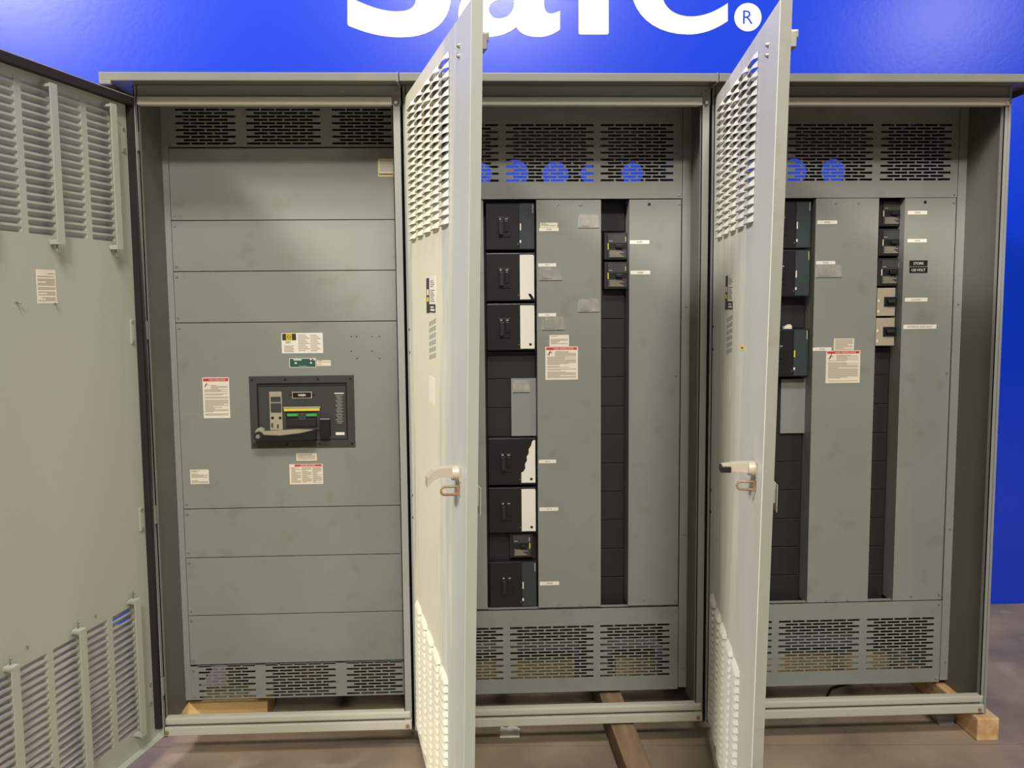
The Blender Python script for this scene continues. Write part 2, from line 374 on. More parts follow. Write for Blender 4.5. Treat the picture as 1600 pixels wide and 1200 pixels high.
c2b = cover(SEC[1], 1.398, 1.646, .453, 2.048, .09, [(1.477, 2.03), (1.565, 2.03), (1.477, .466), (1.565, .466)])
c2c = cover(SEC[1], 1.755, 1.955, .453, 2.048, .09, [(1.945, 2.03), (1.94, 1.372), (1.82, .475), (1.944, .47)])
c3a = cover(SEC[2], 2.02, 2.27, .445, 2.050, .09)
c3b = cover(SEC[2], 2.479, 2.727, .445, 2.050, .09, [(2.558, 2.032), (2.645, 2.032), (2.558, .456), (2.645, .456)])
c3c = cover(SEC[2], 2.830, 3.031, .445, 2.050, .09, [(3.02, 2.032), (3.018, 1.37), (2.905, .468), (3.02, .47)])
for o, u, v in ((c2c, 1.831, 2.030), (c3c, 2.908, 2.034)):
    MB().cyl(FD, u, v, 0, .0008, .006, BLACK, 12).build('screw_hole', o)
# breaker bays: dark back plates
YB = .355
FBY = plane(YB)
BAYS = {}
for i, u0, u1, z0, z1 in ((1, 1.196, 1.398, .453, 2.048), (1, 1.646, 1.755, .453, 2.048), (2, 2.27, 2.479, .445, 2.05), (2, 2.727, 2.83, .445, 2.05)):
    BAYS[(i, round(u0, 2))] = MB().box(FBY, u0-.01, u1+.01, z0, z1, -.003, 0, BLACK2).build('bay_back_plate', SEC[i])
def filler(bay, u0, u1, z0, z1, depth=.012, mt=BLACK2):
    MB().box(FBY, u0, u1, z0+.0012, z1-.0012, 0, depth, mt, .0015).box(FBY, u0+.001, u1-.001, z1-.0034, z1-.0016, depth-.0006, depth+.0003, CHAR).build('filler_plate', bay)  # thin paler strip paints in the light caught along the plate's top edge
def zpx(x, y, Y): return at(x, y, Y).z

# ------------------------------------------------------------------ stickers
def sticker(parent, name, f, u0, u1, v0, v1, kind, label, text=None, flip=1):
    mb = MB(); base = {'note': PAPER, 'strip': WHITEP, 'danger': PAPER, 'tape': TAPE, 'plate': BLACK, 'name': WHITEP}.get(kind, PAPER)
    W, H = u1-u0, v1-v0; t = .0006; e = t+.0003
    if kind in ('strip', 'plate'):
        mb.box(f, u0, u1, v0, v1, 0, t, base)
        if text: mb.text(f, text, (u0+u1)/2, (v0+v1)/2, H*(.42 if kind == 'strip' else .42), t, INK2 if kind == 'strip' else WHITEP, W*.75)
    elif kind == 'tape':
        k = W*.12
        mb.poly(f, [(u0, v0), (u1, v0+H*.02), (u1-k*.3, v1-H*.04), (u1-k, v1), (u0+k*.6, v1), (u0, v1-H*.3)], 0, t, TAPE)
        mb.box(f, u0+W*.14, u0+W*.56, v0+H*.14, v1-H*.16, t, e+.0012, TAPE, .0006)
        mb.box(f, u0+W*.6, u0+W*.63, v0, v1-H*.05, t, e+.0010, TAPE)
        mb.box(f, u0+W*.02, u1, v0-H*.03, v0+H*.02, t, e, INK2)
    else:
        mb.box(f, u0, u1, v0, v1, 0, t, base)
        top = v1-H*.06; cols = [(u0+W*.06, u1-W*.06)]
        if kind in ('danger', 'danger3'):
            hh = H*.075 if kind == 'danger' else H*.1
            mb.box(f, u0+W*(.03 if kind == 'danger' else .16), u1-W*.03, v1-hh-H*.02, v1-H*.02, t, e, RED)
            mb.text(f, 'DANGER  HAZARDOUS VOLTAGE' if kind == 'danger' else 'DANGER HAZARD', (u0+u1)/2+W*.06, v1-hh/2-H*.02, hh*.6, e, WHITEP, W*.6)
            top = v1-hh-H*.06
            # falling-figure pictogram
            cu, cv = u0+W*.14, v1-hh-H*.1; q = W*.075
            if kind == 'danger':
                mb.poly(f, [(cu-q*.2, cv+q*.5), (cu+q*.3, cv+q*.3), (cu-q*.1, cv-q*.6), (cu-q*.5, cv-q*.4)], t, e, INK2)
                mb.poly(f, [(cu-q*.3, cv-q*.3), (cu-q*.1, cv-q*.5), (cu-q*1.1, cv-q*1.0), (cu-q*1.2, cv-q*.85)], t, e, INK2)
                mb.poly(f, [(cu-q*.1, cv-q*.3), (cu-q*.4, cv-q*1.4), (cu-q*.55, cv-q*1.35), (cu-q*.35, cv-q*.3)], t, e, INK2)
                mb.poly(f, [(cu+q*.1, cv+q*.4), (cu+q*1.0, cv-q*.1), (cu+q*.9, cv-q*.25), (cu+q*.1, cv+q*.15)], t, e, INK2)
                mb.cyl(f, cu+q*.25, cv+q*.75, t, e, q*.25, RED, 8)
            else: cols = [(u0+W*.05, u0+W*.34), (u0+W*.37, u0+W*.66), (u0+W*.69, u0+W*.96)]
        rng = random.Random(int(u0*9973+v0*7919))
        for a, b in cols:
            v = top; n = 0; pitch = max(.0036, H*.026) if kind != 'note' else .0042
            while v-pitch > v0+H*.04:
                aa = a+W*.24 if (kind == 'danger' and n < 6) else a
                ln = (b-aa)*(1 if rng.random() < .62 else rng.uniform(.3, .8))
                if rng.random() > .13: mb.box(f, aa, aa+ln, v-pitch*.62, v, t, e, INK)
                v -= pitch; n += 1
    return mb.build(name, parent, label)
def st(parent, x0, y0, x1, y1, kind, label, text=None, name='sticker', Y=YD):
    p = at(x0, y0, Y); q = at(x1, y1, Y); return sticker(parent, name, plane(Y), p.x, q.x, q.z, p.z, kind, label, text)
# cabinet one
s1 = COV1[3]
st(s1, 316, 590, 360, 653, 'danger', 'tall cream warning sticker with red heading')
st(s1, 297, 734, 327, 756, 'note', 'small cream notice sticker')
st(s1, 495, 563, 517, 571.5, 'note', 'tiny cream label')
st(s1, 463, 708, 495, 719.5, 'note', 'small white notice label')
st(s1, 452, 725.5, 505, 756, 'danger3', 'three-column warning sticker with red heading')
p, q = at(439.5, 520.5, YD), at(505, 551.5, YD); f = FD; mb = MB(); t = .0006; e = .0009
mb.box(f, p.x, q.x, q.z, p.z, 0, t, WHITEP); Wd, Hd = q.x-p.x, p.z-q.z
mb.box(f, p.x+Wd*.02, p.x+Wd*.355, p.z-Hd*.36, p.z-Hd*.03, t, e, INK2)
mb.box(f, p.x+Wd*.115, p.x+Wd*.255, p.z-Hd*.37, p.z-Hd*.01, t, e+.0002, YEL)
mb.box(f, p.x+Wd*.135, p.x+Wd*.235, p.z-Hd*.33, p.z-Hd*.06, e, e+.0004, INK2); mb.box(f, p.x+Wd*.145, p.x+Wd*.225, p.z-Hd*.31, p.z-Hd*.08, e, e+.0006, YEL)
mb.text(f, 'D', p.x+Wd*.188, p.z-Hd*.195, Hd*.15, e+.0006, INK2, bold=.03)
mb.text(f, 'QED', p.x+Wd*.16, p.z-Hd*.46, Hd*.11, t, INK2, bold=.02)
for k in range(5): mb.box(f, p.x+Wd*.06, p.x+Wd*(.3-.03*(k % 2)), p.z-Hd*(.62+.07*k)-Hd*.04, p.z-Hd*(.62+.07*k), t, e, INK)
for k in range(10):
    mb.box(f, p.x+Wd*.40, p.x+Wd*(.58+.05*(k % 3)), p.z-Hd*(.08+.085*k)-Hd*.04, p.z-Hd*(.08+.085*k), t, e, INK)
    mb.box(f, p.x+Wd*.70, p.x+Wd*(.86+.04*(k % 3)), p.z-Hd*(.10+.085*k)-Hd*.04, p.z-Hd*(.10+.085*k), t, e, INK)
mb.build('sticker', s1, 'white rating label with black band and yellow square D emblem')
p, q = at(452, 560, YD), at(494, 574, YD); Wd, Hd = q.x-p.x, p.z-q.z
mb = MB().box(f, p.x, q.x, q.z, p.z, 0, t, WHITEP).box(f, p.x+.002, q.x-.002, q.z+.002, p.z-.002, t, e, GREENP)
for a, b, c, d in ((.16, .46, .1, .22), (.78, .84, .08, .22), (.9, .97, .08, .22), (.2, .28, .42, .58), (.78, .84, .42, .58), (.35, .66, .8, .96)):
    mb.box(f, p.x+Wd*a, p.x+Wd*b, p.z-Hd*d, p.z-Hd*c, e, e+.0003, WHITEP if c < .7 else GREY)
mb.build('sticker', s1, 'small dark green and white decal')
p, q = at(590, 248, YD), at(619, 276, YD); Wd, Hd = q.x-p.x, p.z-q.z
mb = MB().box(f, p.x, q.x, q.z, p.z, 0, t, YELP).box(f, p.x+.004, q.x, q.z+Hd*.2, p.z-.004, t, e, WHITEP).box(f, p.x+.005, q.x-.012, q.z+Hd*.09, q.z+Hd*.18, e, e+.0003, BRASS)
for k in range(9): mb.box(f, p.x+.008, q.x-.006, q.z+Hd*(.3+.07*k), q.z+Hd*(.33+.07*k), e, e+.0003, INK)
mb.build('sticker', COV1[0], 'notice with pale yellow border')
for x, y in ((549, 526), (557, 526), (581, 526), (593, 526), (549, 549), (581, 549), (558, 560), (593, 560)):
    q = at(x, y, YD); MB().cyl(FD, q.x, q.z, 0, .0008, .003, CHAR, 8).build('plugged_hole', s1)
# cabinet two
st(c2b, 852, 542, 903, 593, 'danger', 'square warning sticker with red heading')
st(c2b, 858.5, 523.5, 889, 542, 'note', 'small notice above the warning sticker')
for x0, y0, x1, y1, tx in ((842.5, 356, 873, 361, 'SPARE'), (841, 411.5, 869, 416.5, 'HT 1'), (841, 489.5, 869, 494.5, 'LTG'), (842, 718.5, 869, 723.5, 'HT 4'), (843, 793, 872.5, 798, 'HT 5'), (843.5, 909, 873.5, 914, 'SPARE')):
    st(c2b, x0, y0, x1, y1, 'strip', 'narrow white tag strip', tx, 'tag_strip')
st(c2b, 844, 348, 871, 355.5, 'note', 'yellowed old label remnant', name='sticker')
for x0, y0, x1, y1 in ((903, 335, 936, 356), (842, 417, 878, 438), (903, 467, 936, 487.5), (846, 495, 882, 515.5)):
    st(c2b, x0, y0, x1, y1, 'tape', 'patch of crinkled clear tape', name='tape_patch')
for x0, y0, x1, y1 in ((984, 375.5, 1014.5, 381), (985, 423, 1016, 428.5)):
    st(c2c, x0, y0, x1, y1, 'strip', 'narrow white tag strip', 'SPARE', 'tag_strip')
# cabinet three
st(c3b, 1291, 548, 1343, 598, 'danger', 'square warning sticker with red heading')
st(c3b, 1303, 529, 1334, 548, 'note', 'small notice above the warning sticker')
for x0, y0, x1, y1 in ((1277, 344.5, 1308, 350), (1275, 408, 1305, 413), (1270, 543, 1299, 548)):
    st(c3b, x0, y0, x1, y1, 'strip', 'narrow white tag strip', 'SPARE', 'tag_strip')
st(c3b, 1274, 414, 1315, 433.5, 'tape', 'patch of crinkled clear tape', name='tape_patch')
for x0, y0, x1, y1, tx in ((1418.5, 329.5, 1448.5, 335), (1418, 373.5, 1448, 378.5), (1414, 465.5, 1449, 471), (1411.5, 507.5, 1463, 513.5)) and ((1418.5, 329.5, 1448.5, 335, 'SPARE'), (1418, 373.5, 1448, 378.5, 'SPARE'), (1414, 465.5, 1449, 471, 'LIGHTING'), (1411.5, 507.5, 1463, 513.5, 'EXTERIOR SIGN LIGHT')):
    st(c3c, x0, y0, x1, y1, 'strip', 'narrow white tag strip', tx, 'tag_strip')
st(c3c, 1421, 407, 1449, 416, 'plate', 'black engraved nameplate', 'STORE', 'nameplate')
st(c3c, 1421, 417.2, 1449, 426.5, 'plate', 'black engraved nameplate', '120 VOLT', 'nameplate')

# ------------------------------------------------------------------ large breakers
YF = .285                                               # breaker faces sit a little behind the covers
FF = plane(YF)
def big_breaker(x0, y0, x1, y1, u0, u1, plate, label, tagc=None):
    zt, zb = at(x1, y0, YF).z, at(x1, y1, YF).z; H = zt-zb; W = u1-u0; zm = (zt+zb)/2
    E_ = empty('molded_case_breaker', ((u0+u1)/2, YF+.03, zb), label, 'circuit breaker', 'large molded breakers')
    MB().box(FF, u0, u1, zb, zt, -(YB-YF)+.001, -.001, BLACK, .002).box(FF, u0, u1-W*.33, zb+.002, zt-.002, -.01, 0, BLACK, .0015).build('body', E_)
    pu0, pu1 = u1-W*.315, u1-.004
    cx = u0+W*.36
    # toggle in its slot, ON/OFF marks
    mb = MB(); mb.box(FF, cx-.024, cx+.024, zm-.042, zm+.034, 0, .003, BLACK, .001); mb.build('toggle_bezel', E_)
    MB().box(FF, cx-.018, cx-.002, zm-.034, zm+.02, .003, .016, BLACK2, .003).box(FF, cx+.004, cx+.018, zm-.022, zm+.02, .003, .008, BLACK, .002).build('toggle', E_)
    MB().box(FF, cx-.016, cx-.009, zm+.024, zm+.030, .003, .0035, INK).box(FF, cx+.006, cx+.016, zm+.025, zm+.029, .003, .0035, INK).build('toggle_mark', E_)
    if plate == 'dark':
        mb = MB().box(FF, pu0, pu1, zb+.004, zt-.004, -.001, .001, TEAL)
        mb.box(FF, pu1-.006, pu1-.002, zt-.04, zt-.007, .001, .0014, INK)
        for k in range(7): mb.box(FF, pu0+.004+.004*(k % 3), pu0+.028+.006*(k % 2), zt-.012-.0055*k, zt-.010-.0055*k, .001, .0013, CHAR)
        for a, b, c, d in ((.018, .020, .045, .095), (.038, .040, .045, .095), (.018, .040, .045, .047), (.018, .040, .093, .095)):
            mb.box(FF, pu0+a, pu0+b, zt-.01-d, zt-.01-c, .001, .0014, CHAR)
        for k in range(6): mb.box(FF, pu0+.012+.003*(k % 3), pu0+.03+.005*(k % 2), zb+.012+.006*k, zb+.014+.006*k, .001, .0013, CHAR)
        mb.build('label_plate', E_, 'dark green-grey printed label plate')
        MB().box(FF, pu0+.001, pu0+.006, zm-.017, zm+.010, .001, .002, tagc or PAPER).build('rating_tag', E_)
        MB().box(FF, pu0, pu0+.006, zb+.026, zb+.036, .001, .002, WHITEP).build('indicator_mark', E_)
    else:
        if plate == 'torn':
            pts = [(pu0, zb+.008), (pu1, zb+.008), (pu1, zt-.010), (pu1-.006, zt-.009)]
            n = 9; top = zt-.016; bot = zb+.052
            for k in range(n):
                t = k/(n-1); pts.append((pu1-.012-(pu1-.012-pu0-.009)*t**.7+(.004 if k % 2 else -.001), top+(bot-top)*t))
            pts.append((pu0, bot-.003))
        else: pts = [(pu0, zb+.006), (pu1, zb+.006), (pu1, zt-.012), (pu1-.004, zt-.007), (pu0, zt-.007)]
        pl = MB().poly(FF, pts, -.0005, .0012, WHITEP)
        pl.cyl(FF, pu1-.016, zb+.022, .0012, .0016, .0055, BLACK, 10)
        if plate == 'scuffed': pl.poly(FF, [(pu1-.024, zb+.03), (pu1-.008, zb+.02), (pu1, zb+.006), (pu1-.014, zb+.006), (pu1-.018, zb+.018)], .0012, .0016, BLACK)
        pl.build('label_plate', E_, 'white paper label plate with a black hole' if plate != 'torn' else 'white paper label plate, torn along its left edge')
    MB().cyl(FF, pu0-.006, zb+.022, 0, .002, .002, STEEL, 8).build('set_screw', E_)
    return E_
u0, u1 = 1.206, 1.394
big_breaker(752, 316, 837, 390, u0, u1, 'dark', 'topmost large black breaker in the middle cabinet, with a dark label plate')
big_breaker(752, 395, 837, 470, u0, u1, 'scuffed', 'large black breaker in the middle cabinet, white plate with a scuffed lower corner')
big_breaker(752, 474, 837, 547, u0, u1, 'white', 'third large black breaker from the top of the middle cabinet, white plate')
big_breaker(752, 684, 837, 757, u0, u1, 'torn', 'large black breaker in the middle cabinet whose white plate is torn')
big_breaker(752, 761, 837, 832, u0, u1, 'white', 'large black breaker just below the one with the torn white plate')
big_breaker(752, 877, 838, 948, u0, u1, 'dark', 'bottom large black breaker of the middle cabinet, with a dark label plate')
v0, v1 = 2.282, 2.472
big_breaker(1210, 313, 1272, 388, v0, v1, 'dark', 'topmost large black breaker in the right cabinet beside its open door')
big_breaker(1210, 390, 1270, 463, v0, v1, 'dark', 'second large black breaker in the right cabinet, level with a clear tape patch')
big_breaker(1210, 514, 1264, 588, v0, v1, 'dark', 'lowest large black breaker in the right cabinet, with a yellow tag', YEL)

def small_breaker(x0, y0, x1, y1, label, flip=False, group='small black breakers', Yf=.30, u=None):
    f = plane(Yf); p = at(x0, y0, Yf); q = at(x1, y1, Yf); u0, u1, zb, zt = p.x, q.x, q.z, p.z; H = zt-zb; W = u1-u0
    E_ = empty('small_breaker', ((u0+u1)/2, Yf+.02, zb), label, 'circuit breaker', group)
    MB().box(f, u0-.012, u1+.012, zb-.006, zt+.006, -(YB-Yf)+.001, -.002, BLACK2, .002).box(f, u0, u1, zb, zt, -.004, 0, BLACK, .001).build('body', E_)
    MB().box(f, u0+.002, u1-.001, zt-H*.38, zt-.001, 0, .0012, CHAR).box(f, u0+.006, u0+.02, zt-H*.3, zt-H*.27, .0012, .0015, INK).box(f, u1-.006, u1-.002, zt-H*.3, zt-H*.12, .0012, .0015, INK).build('label_plate', E_, 'dusty grey printed plate')
    mb = MB().box(f, u0+.002, u1-.001, zb+.001, zb+H*.36, 0, .0012, CHAR)
    for k in range(5): mb.box(f, u0+.008+.002*(k % 2), u1-.012-.008*(k % 3), zb+H*(.06+.055*k), zb+H*(.085+.055*k), .0012, .0015, INK)
    mb.build('label_plate', E_, 'dusty grey printed plate')
    c = u0+W*.6
    MB().box(f, c-W*.18, c+W*.16, zb+H*.42, zb+H*.56, 0, .014, BLACK, .002).build('toggle', E_)
    e0 = (u1-.005, u1-.001) if flip else (u0+.001, u0+.005)
    MB().box(f, e0[0], e0[1], zb+H*.36, zb+H*.62, .0, .0016, YEL if Yf < .31 and label.find('middle') >= 0 else PAPER).build('status_mark', E_)
    return E_
small_breaker(949, 366, 979, 403, 'upper small black breaker in the right column of the middle cabinet')
small_breaker(949, 412, 979, 449, 'lower small black breaker in the right column of the middle cabinet')
small_breaker(801, 836, 829, 869, 'lone small black breaker above the bottom large one in the middle cabinet', True)
small_breaker(1380, 315, 1408, 351, 'topmost small black breaker in the narrow right-hand column of the right cabinet')
small_breaker(1379, 360, 1407, 397, 'second small black breaker in the right cabinet, level with a white strip tag')
small_breaker(1377, 406, 1405, 444, 'small black breaker in the right cabinet beside the black voltage nameplate')
def beige_breaker(x0, y0, x1, y1, label, strip=False):
    Yf = .295; f = plane(Yf); p = at(x0, y0, Yf); q = at(x1, y1, Yf); u0, u1, zb, zt = p.x, q.x, q.z, p.z; H = zt-zb; W = u1-u0
    E_ = empty('beige_breaker', ((u0+u1)/2, Yf+.02, zb), label, 'circuit breaker', 'beige breakers')
    MB().box(f, u0, u1, zb, zt, -(YB-Yf)+.001, 0, BEIGE, .002).build('body', E_)
    MB().box(f, u0+W*.38, u1+.006, zb+H*.34, zb+H*.68, 0, .004, BLACK, .001).build('toggle_bezel', E_)
    MB().box(f, u0+W*.52, u0+W*.92, zb+H*.46, zb+H*.58, .004, .018, BLACK2, .003).build('toggle', E_)
    for z in (.12, .5): MB().box(f, u0+.003, u0+.009, zb+H*z, zb+H*(z+.1), 0, .0015, WHITEP).build('status_mark', E_)
    if strip: MB().box(f, u0-.002, u1, zb+H*.66, zb+H*.85, .0005, .0018, WHITEP).build('paper_strip', E_)
beige_breaker(1371, 450, 1398, 493.5, 'upper beige breaker in the right cabinet')
beige_breaker(1369, 497, 1397, 540, 'lower beige breaker in the right cabinet with a white paper strip')

# filler plates in the bays
b2 = BAYS[(1, 1.2)]; b2r = BAYS[(1, 1.65)]; b3 = BAYS[(2, 2.27)]; b3r = BAYS[(2, 2.73)]
def fill(bay, u0, u1, x, ys, d=.012):
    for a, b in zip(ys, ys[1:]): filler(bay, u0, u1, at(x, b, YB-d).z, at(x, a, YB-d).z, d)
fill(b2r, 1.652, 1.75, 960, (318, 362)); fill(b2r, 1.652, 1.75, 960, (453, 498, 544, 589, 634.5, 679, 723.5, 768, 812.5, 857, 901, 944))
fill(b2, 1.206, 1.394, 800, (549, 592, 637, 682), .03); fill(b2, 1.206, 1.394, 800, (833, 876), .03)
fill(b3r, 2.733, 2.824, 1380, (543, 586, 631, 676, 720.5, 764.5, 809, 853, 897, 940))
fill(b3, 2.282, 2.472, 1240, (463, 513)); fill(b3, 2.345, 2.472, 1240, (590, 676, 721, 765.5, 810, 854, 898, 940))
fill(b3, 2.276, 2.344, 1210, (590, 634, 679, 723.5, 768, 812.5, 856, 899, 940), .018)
# grey blanking plates among the breakers
p, q = at(798.5, 592, .30), at(840, 681, .30)
bp = MB().box(plane(.30), p.x, 1.396, q.z, p.z, -.04, 0, GREY, .001).build('blanking_plate', b2, 'plain grey blanking plate')
p, q = at(1219.5, 592, .34), at(1262, 676, .34)
MB().box(plane(.33), p.x, q.x, q.z, p.z, -.02, 0, GREY, .001).build('blanking_plate', b3, 'plain pale grey blanking plate')
p, q = at(801, 594, .30), at(828, 613, .30); f = plane(.2995)
sticker(SEC[1], 'tape_patch', f, p.x, q.x, q.z, p.z, 'tape', 'patch of clear tape on the blanking plate')
# shelf scrap above the lowest large breaker in the right cabinet
p = at(1230, 514, .30); f = plane(.30)
MB().poly(f, [(p.x-.016, p.z+.001), (p.x+.016, p.z+.001), (p.x+.016, p.z+.012), (p.x+.010, p.z+.018), (p.x+.002, p.z+.017), (p.x-.006, p.z+.011), (p.x-.014, p.z+.012)], -.012, .008, PAPER).build('crumpled_scrap', None, 'tiny crumpled cream scrap lying on top of the yellow-tagged breaker', cat='scrap')

# ------------------------------------------------------------------ main breaker
p, q = at(389, 588, YD), at(556, 698, YD); u0, u1, zb, zt = p.x, q.x-.001, q.z, p.z
E1 = empty('main_breaker', ((u0+u1)/2, YD, zb), 'wide dark main breaker in a charcoal frame on the left cabinet', 'circuit breaker')
fb = .028
mb = MB()
for a, b, c, d in ((u0, u1, zt-fb, zt), (u0, u1, zb, zb+fb), (u0, u0+fb, zb+fb, zt-fb), (u1-fb, u1, zb+fb, zt-fb)): mb.box(FD, a, b, c, d, .0, .004, CHAR, .001)
fr = mb.build('bezel_frame', E1)
for k in range(4):
    for z in (zb+.013, zt-.013): screw(Fr((0, YD-.004, 0)), u0+.012+(u1-u0-.024)*k/3, z, fr, .004, BLACK)
a0, a1, b0, b1 = u0+fb, u1-fb, zb+fb, zt-fb; FM = plane(YD-.001)
MB().box(FD, a0, a1, b0, b1, 0, .001, BLACK).box(FM, a0+.006, a1-.004, b0+.003, b1-.012, 0, .004, CHAR, .002).box(FM, a0+.006, a1-.006, b1-.012, b1-.006, 0, .006, BLACK2, .001).build('face_plate', E1)
def mp(x, y): v = at(x, y, YD-.006); return v.x, v.z
FM = plane(YD-.005)
def rect(x0, y0, x1, y1): a = mp(x0, y0); b = mp(x1, y1); return a[0], b[0], b[1], a[1]
r = rect(420.5, 612, 442, 672); mb = MB().box(FM, *r, 0, .003, BEIGE, .001); tu = MB
for x0, y0, x1, y1, mt in ((423, 620, 439, 628, CHAR), (423, 630, 440, 644.5, CHAR), (424, 651, 428, 655, BLACK), (436, 651, 440, 655, BLACK), (424, 661, 427, 668, CHAR), (433, 663, 436, 669, CHAR)):
    mb.box(FM, *rect(x0, y0, x1, y1), .003, .0036, mt)
mb.build('trip_unit', E1, 'beige trip unit with small windows')
r = rect(456.5, 612.5, 487, 622); MB().box(FM, *r, 0, .0015, WHITEP).box(FM, r[0]+.0015, r[1]-.0015, r[2]+.0015, r[3]-.0015, .0015, .002, BLACK).text(FM, 'MAIN', (r[0]+r[1])/2, (r[2]+r[3])/2, .0085, .002, WHITEP, bold=.03).build('nameplate', E1, 'black nameplate reading MAIN')
for x in (453, 490): c = mp(x, 617); MB().cyl(FM, c[0], c[1], 0, .002, .0035, BLACK, 10).build('screw', E1)
MB().box(FM, *rect(442.5, 635.5, 501, 672), 0, .004, CHAR, .001).box(FM, *rect(444, 638.5, 500, 641.5), .004, .008, YEL, .0008).box(FM, *rect(443, 635.5, 501, 637.5), .004, .009, BEIGE).build('handle_housing', E1, 'charcoal housing with a yellow stripe')
MB().box(FM, *rect(447, 644, 496, 667), .004, .005, BLACK).box(FM, *rect(449, 646, 467, 650), .005, .006, GREEN2).box(FM, *rect(478, 646, 495.5, 650), .005, .006, GREEN2).box(FM, *rect(466, 645, 479, 656), .005, .012, CHAR, .002).box(FM, *rect(448, 654, 495, 666), .005, .01, BLACK2, .002).build('indicator_window', E1, 'black window with two green flags')
# charging handle: hub at the left, arm lying along the bottom
hub = mp(408, 679); FH = plane(YD-.006)
mb = MB().cyl(FH, hub[0], hub[1], 0, .05, .017, BLACK2, 20).cyl(FH, hub[0], hub[1], .05, .054, .008, STEEL, 14)
x0, x1, z0, z1 = rect(408, 678, 496, 686)
mb.poly(FH, [(x0, z0+.001), (x1, z0+.004), (x1+.004, z1+.02), (x1-.004, z1+.018), (x1-.06, z1+.006), (x0+.08, z1-.002), (x0, z1+.002)], .028, .046, BLACK)
hd = mb.build('charging_handle', E1, 'black swinging handle with a round hub')
x0, x1, z0, z1 = rect(412, 671, 495, 679)
MB().poly(FH, [(x0, z0+.004), (x0+.08, z0+.002), (x1-.004, z0+.002), (x1, z1-.002), (x1-.075, z1+.001), (x0+.04, z1-.004), (x0, z1-.004)], .008, .03, BEIGE).cyl(FH, hub[0]+.002, hub[1]+.014, .004, .032, .016, BEIGE, 16).build('handle_arm', E1, 'worn cream arm behind the black handle')
MB().box(FM, *rect(501, 652.5, 517, 681), 0, .03, BLACK, .003).box(FM, *rect(502, 652, 517, 654), .03, .031, STEEL).build('push_block', E1, 'glossy black block')
r = rect(522.5, 613, 539, 680); mb = MB().box(FM, *r, 0, .001, CHAR); mb.box(FM, r[0], r[1], r[3]-.006, r[3]-.002, .001, .0014, WHITEP); mb.box(FM, r[0]+.001, r[1]-.001, r[2]+.001, r[2]+.012, .001, .0014, WHITEP)
for k in range(18): mb.box(FM, r[0]+.003+.003*(k % 3), r[1]-.004-.006*(k % 2), r[3]-.014-.0062*k, r[3]-.011-.0062*k, .001, .0013, GREY)
mb.build('label_plate', E1, 'dark printed label column')

# ------------------------------------------------------------------ doors
HOOD = None
def hood_mesh():
    b = bmesh.new(); nu, nv = 10, 4; Wd, H = .117, .0185; g = []
    for j in range(nv+1):
        t = j/nv; row = []
        for i in range(nu+1):
            s = -1+2*i/nu; s = math.copysign(abs(s)**.75, s); e = (max(0, 1-abs(s)**5))**.6
            dep = .014*e*math.sin(t*math.pi*.5)**.8
            row.append(b.verts.new((s*Wd/2, -dep, H*(1-t)-.002*e*(t))))
        g.append(row)
    for j in range(nv):
        for i in range(nu): b.faces.new((g[j][i], g[j+1][i], g[j+1][i+1], g[j][i+1])).smooth = True
    bmesh.ops.recalc_face_normals(b, faces=b.faces)
    me = bpy.data.meshes.new('louver'); b.to_mesh(me); b.free(); return me
COLS = [.105+.143*k for k in range(5)]
RP = .0236
def banks(): return [(2.30-RP*k) for k in range(19)][::-1], [(.612-RP*k) for k in range(19)][::-1]
def make_door(S, hx, th, tw, wd, ncol, matout, matin, flg, zb=.105, zt=2.366):
    t = R_(th); d = (math.cos(t), -math.sin(t), 0); n = (-math.sin(t), -math.cos(t), 0)
    f = Fr((hx, -.015, 0), d, n, tw)
    hi, lo = banks(); H = .0165
    cols = COLS[:ncol]
    rows = [(z, z+H, [(c, c+.117) for c in cols]) for z in lo+hi]
    mb = MB()
    # sheet in two layers so that the weathered outside and the cleaner inside differ
    perf(mb, f, 0, wd, zb, zt, rows, -.001, 0, matout); perf(mb, f, 0, wd, zb, zt, rows, -.0022, -.001, matin)
    for z, z1, hs in rows:                              # rounded slot corners
        for c0, c1 in hs:
            k = .0045
            for (a, b, sa, sb) in ((c0, z, 1, 1), (c1, z, -1, 1), (c0, z1, 1, -1), (c1, z1, -1, -1)):
                mb.poly(f, [(a, b), (a+sa*k, b), (a+sa*k*.3, b+sb*k*.3), (a, b+sb*k)], -.0022, 0, matin)
    D = mb.build('door', S)
    fm = matout
    for nm, a in (('edge_flange', (wd-.003, wd, zb, zt)), ('edge_flange', (0, .003, zb, zt)), ('edge_flange', (.003, wd-.003, zt-.003, zt)), ('edge_flange', (.003, wd-.003, zb, zb+.003))):
        MB().box(f, *a, -.0285, -.0022, DOORIN if a[0] == 0 else flg).build(nm, D)
    me = hood_mesh(); me.materials.append(matout)
    for z in lo+hi:
        for c in cols:
            o = bpy.data.objects.new('louver', me); link(o, D, f(c+.0585, z-.001, 0)); o.rotation_euler = (0, 0, -t)
    return D, f
D1, f1 = make_door(SEC[0], -.013, 103.6, 0, .892, 5, DOORIN, DOORIN, DOORIN)
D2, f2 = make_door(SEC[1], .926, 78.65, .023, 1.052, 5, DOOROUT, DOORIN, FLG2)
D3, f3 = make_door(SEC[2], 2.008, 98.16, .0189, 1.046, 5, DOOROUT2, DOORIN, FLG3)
D1['label'] = 'open door seen from its inside'; D2['label'] = 'open door with chalky weathered outside'; D3['label'] = 'open door with chalky weathered outside'
# gaskets along door one's top and hinge edge
MB().box(f1, .004, .888, 2.338, 2.363, -.030, -.004, GASKET).build('gasket', D1)
MB().box(f1, .0035, .016, .14, 2.338, -.027, -.003, GASKET).build('gasket', D1)
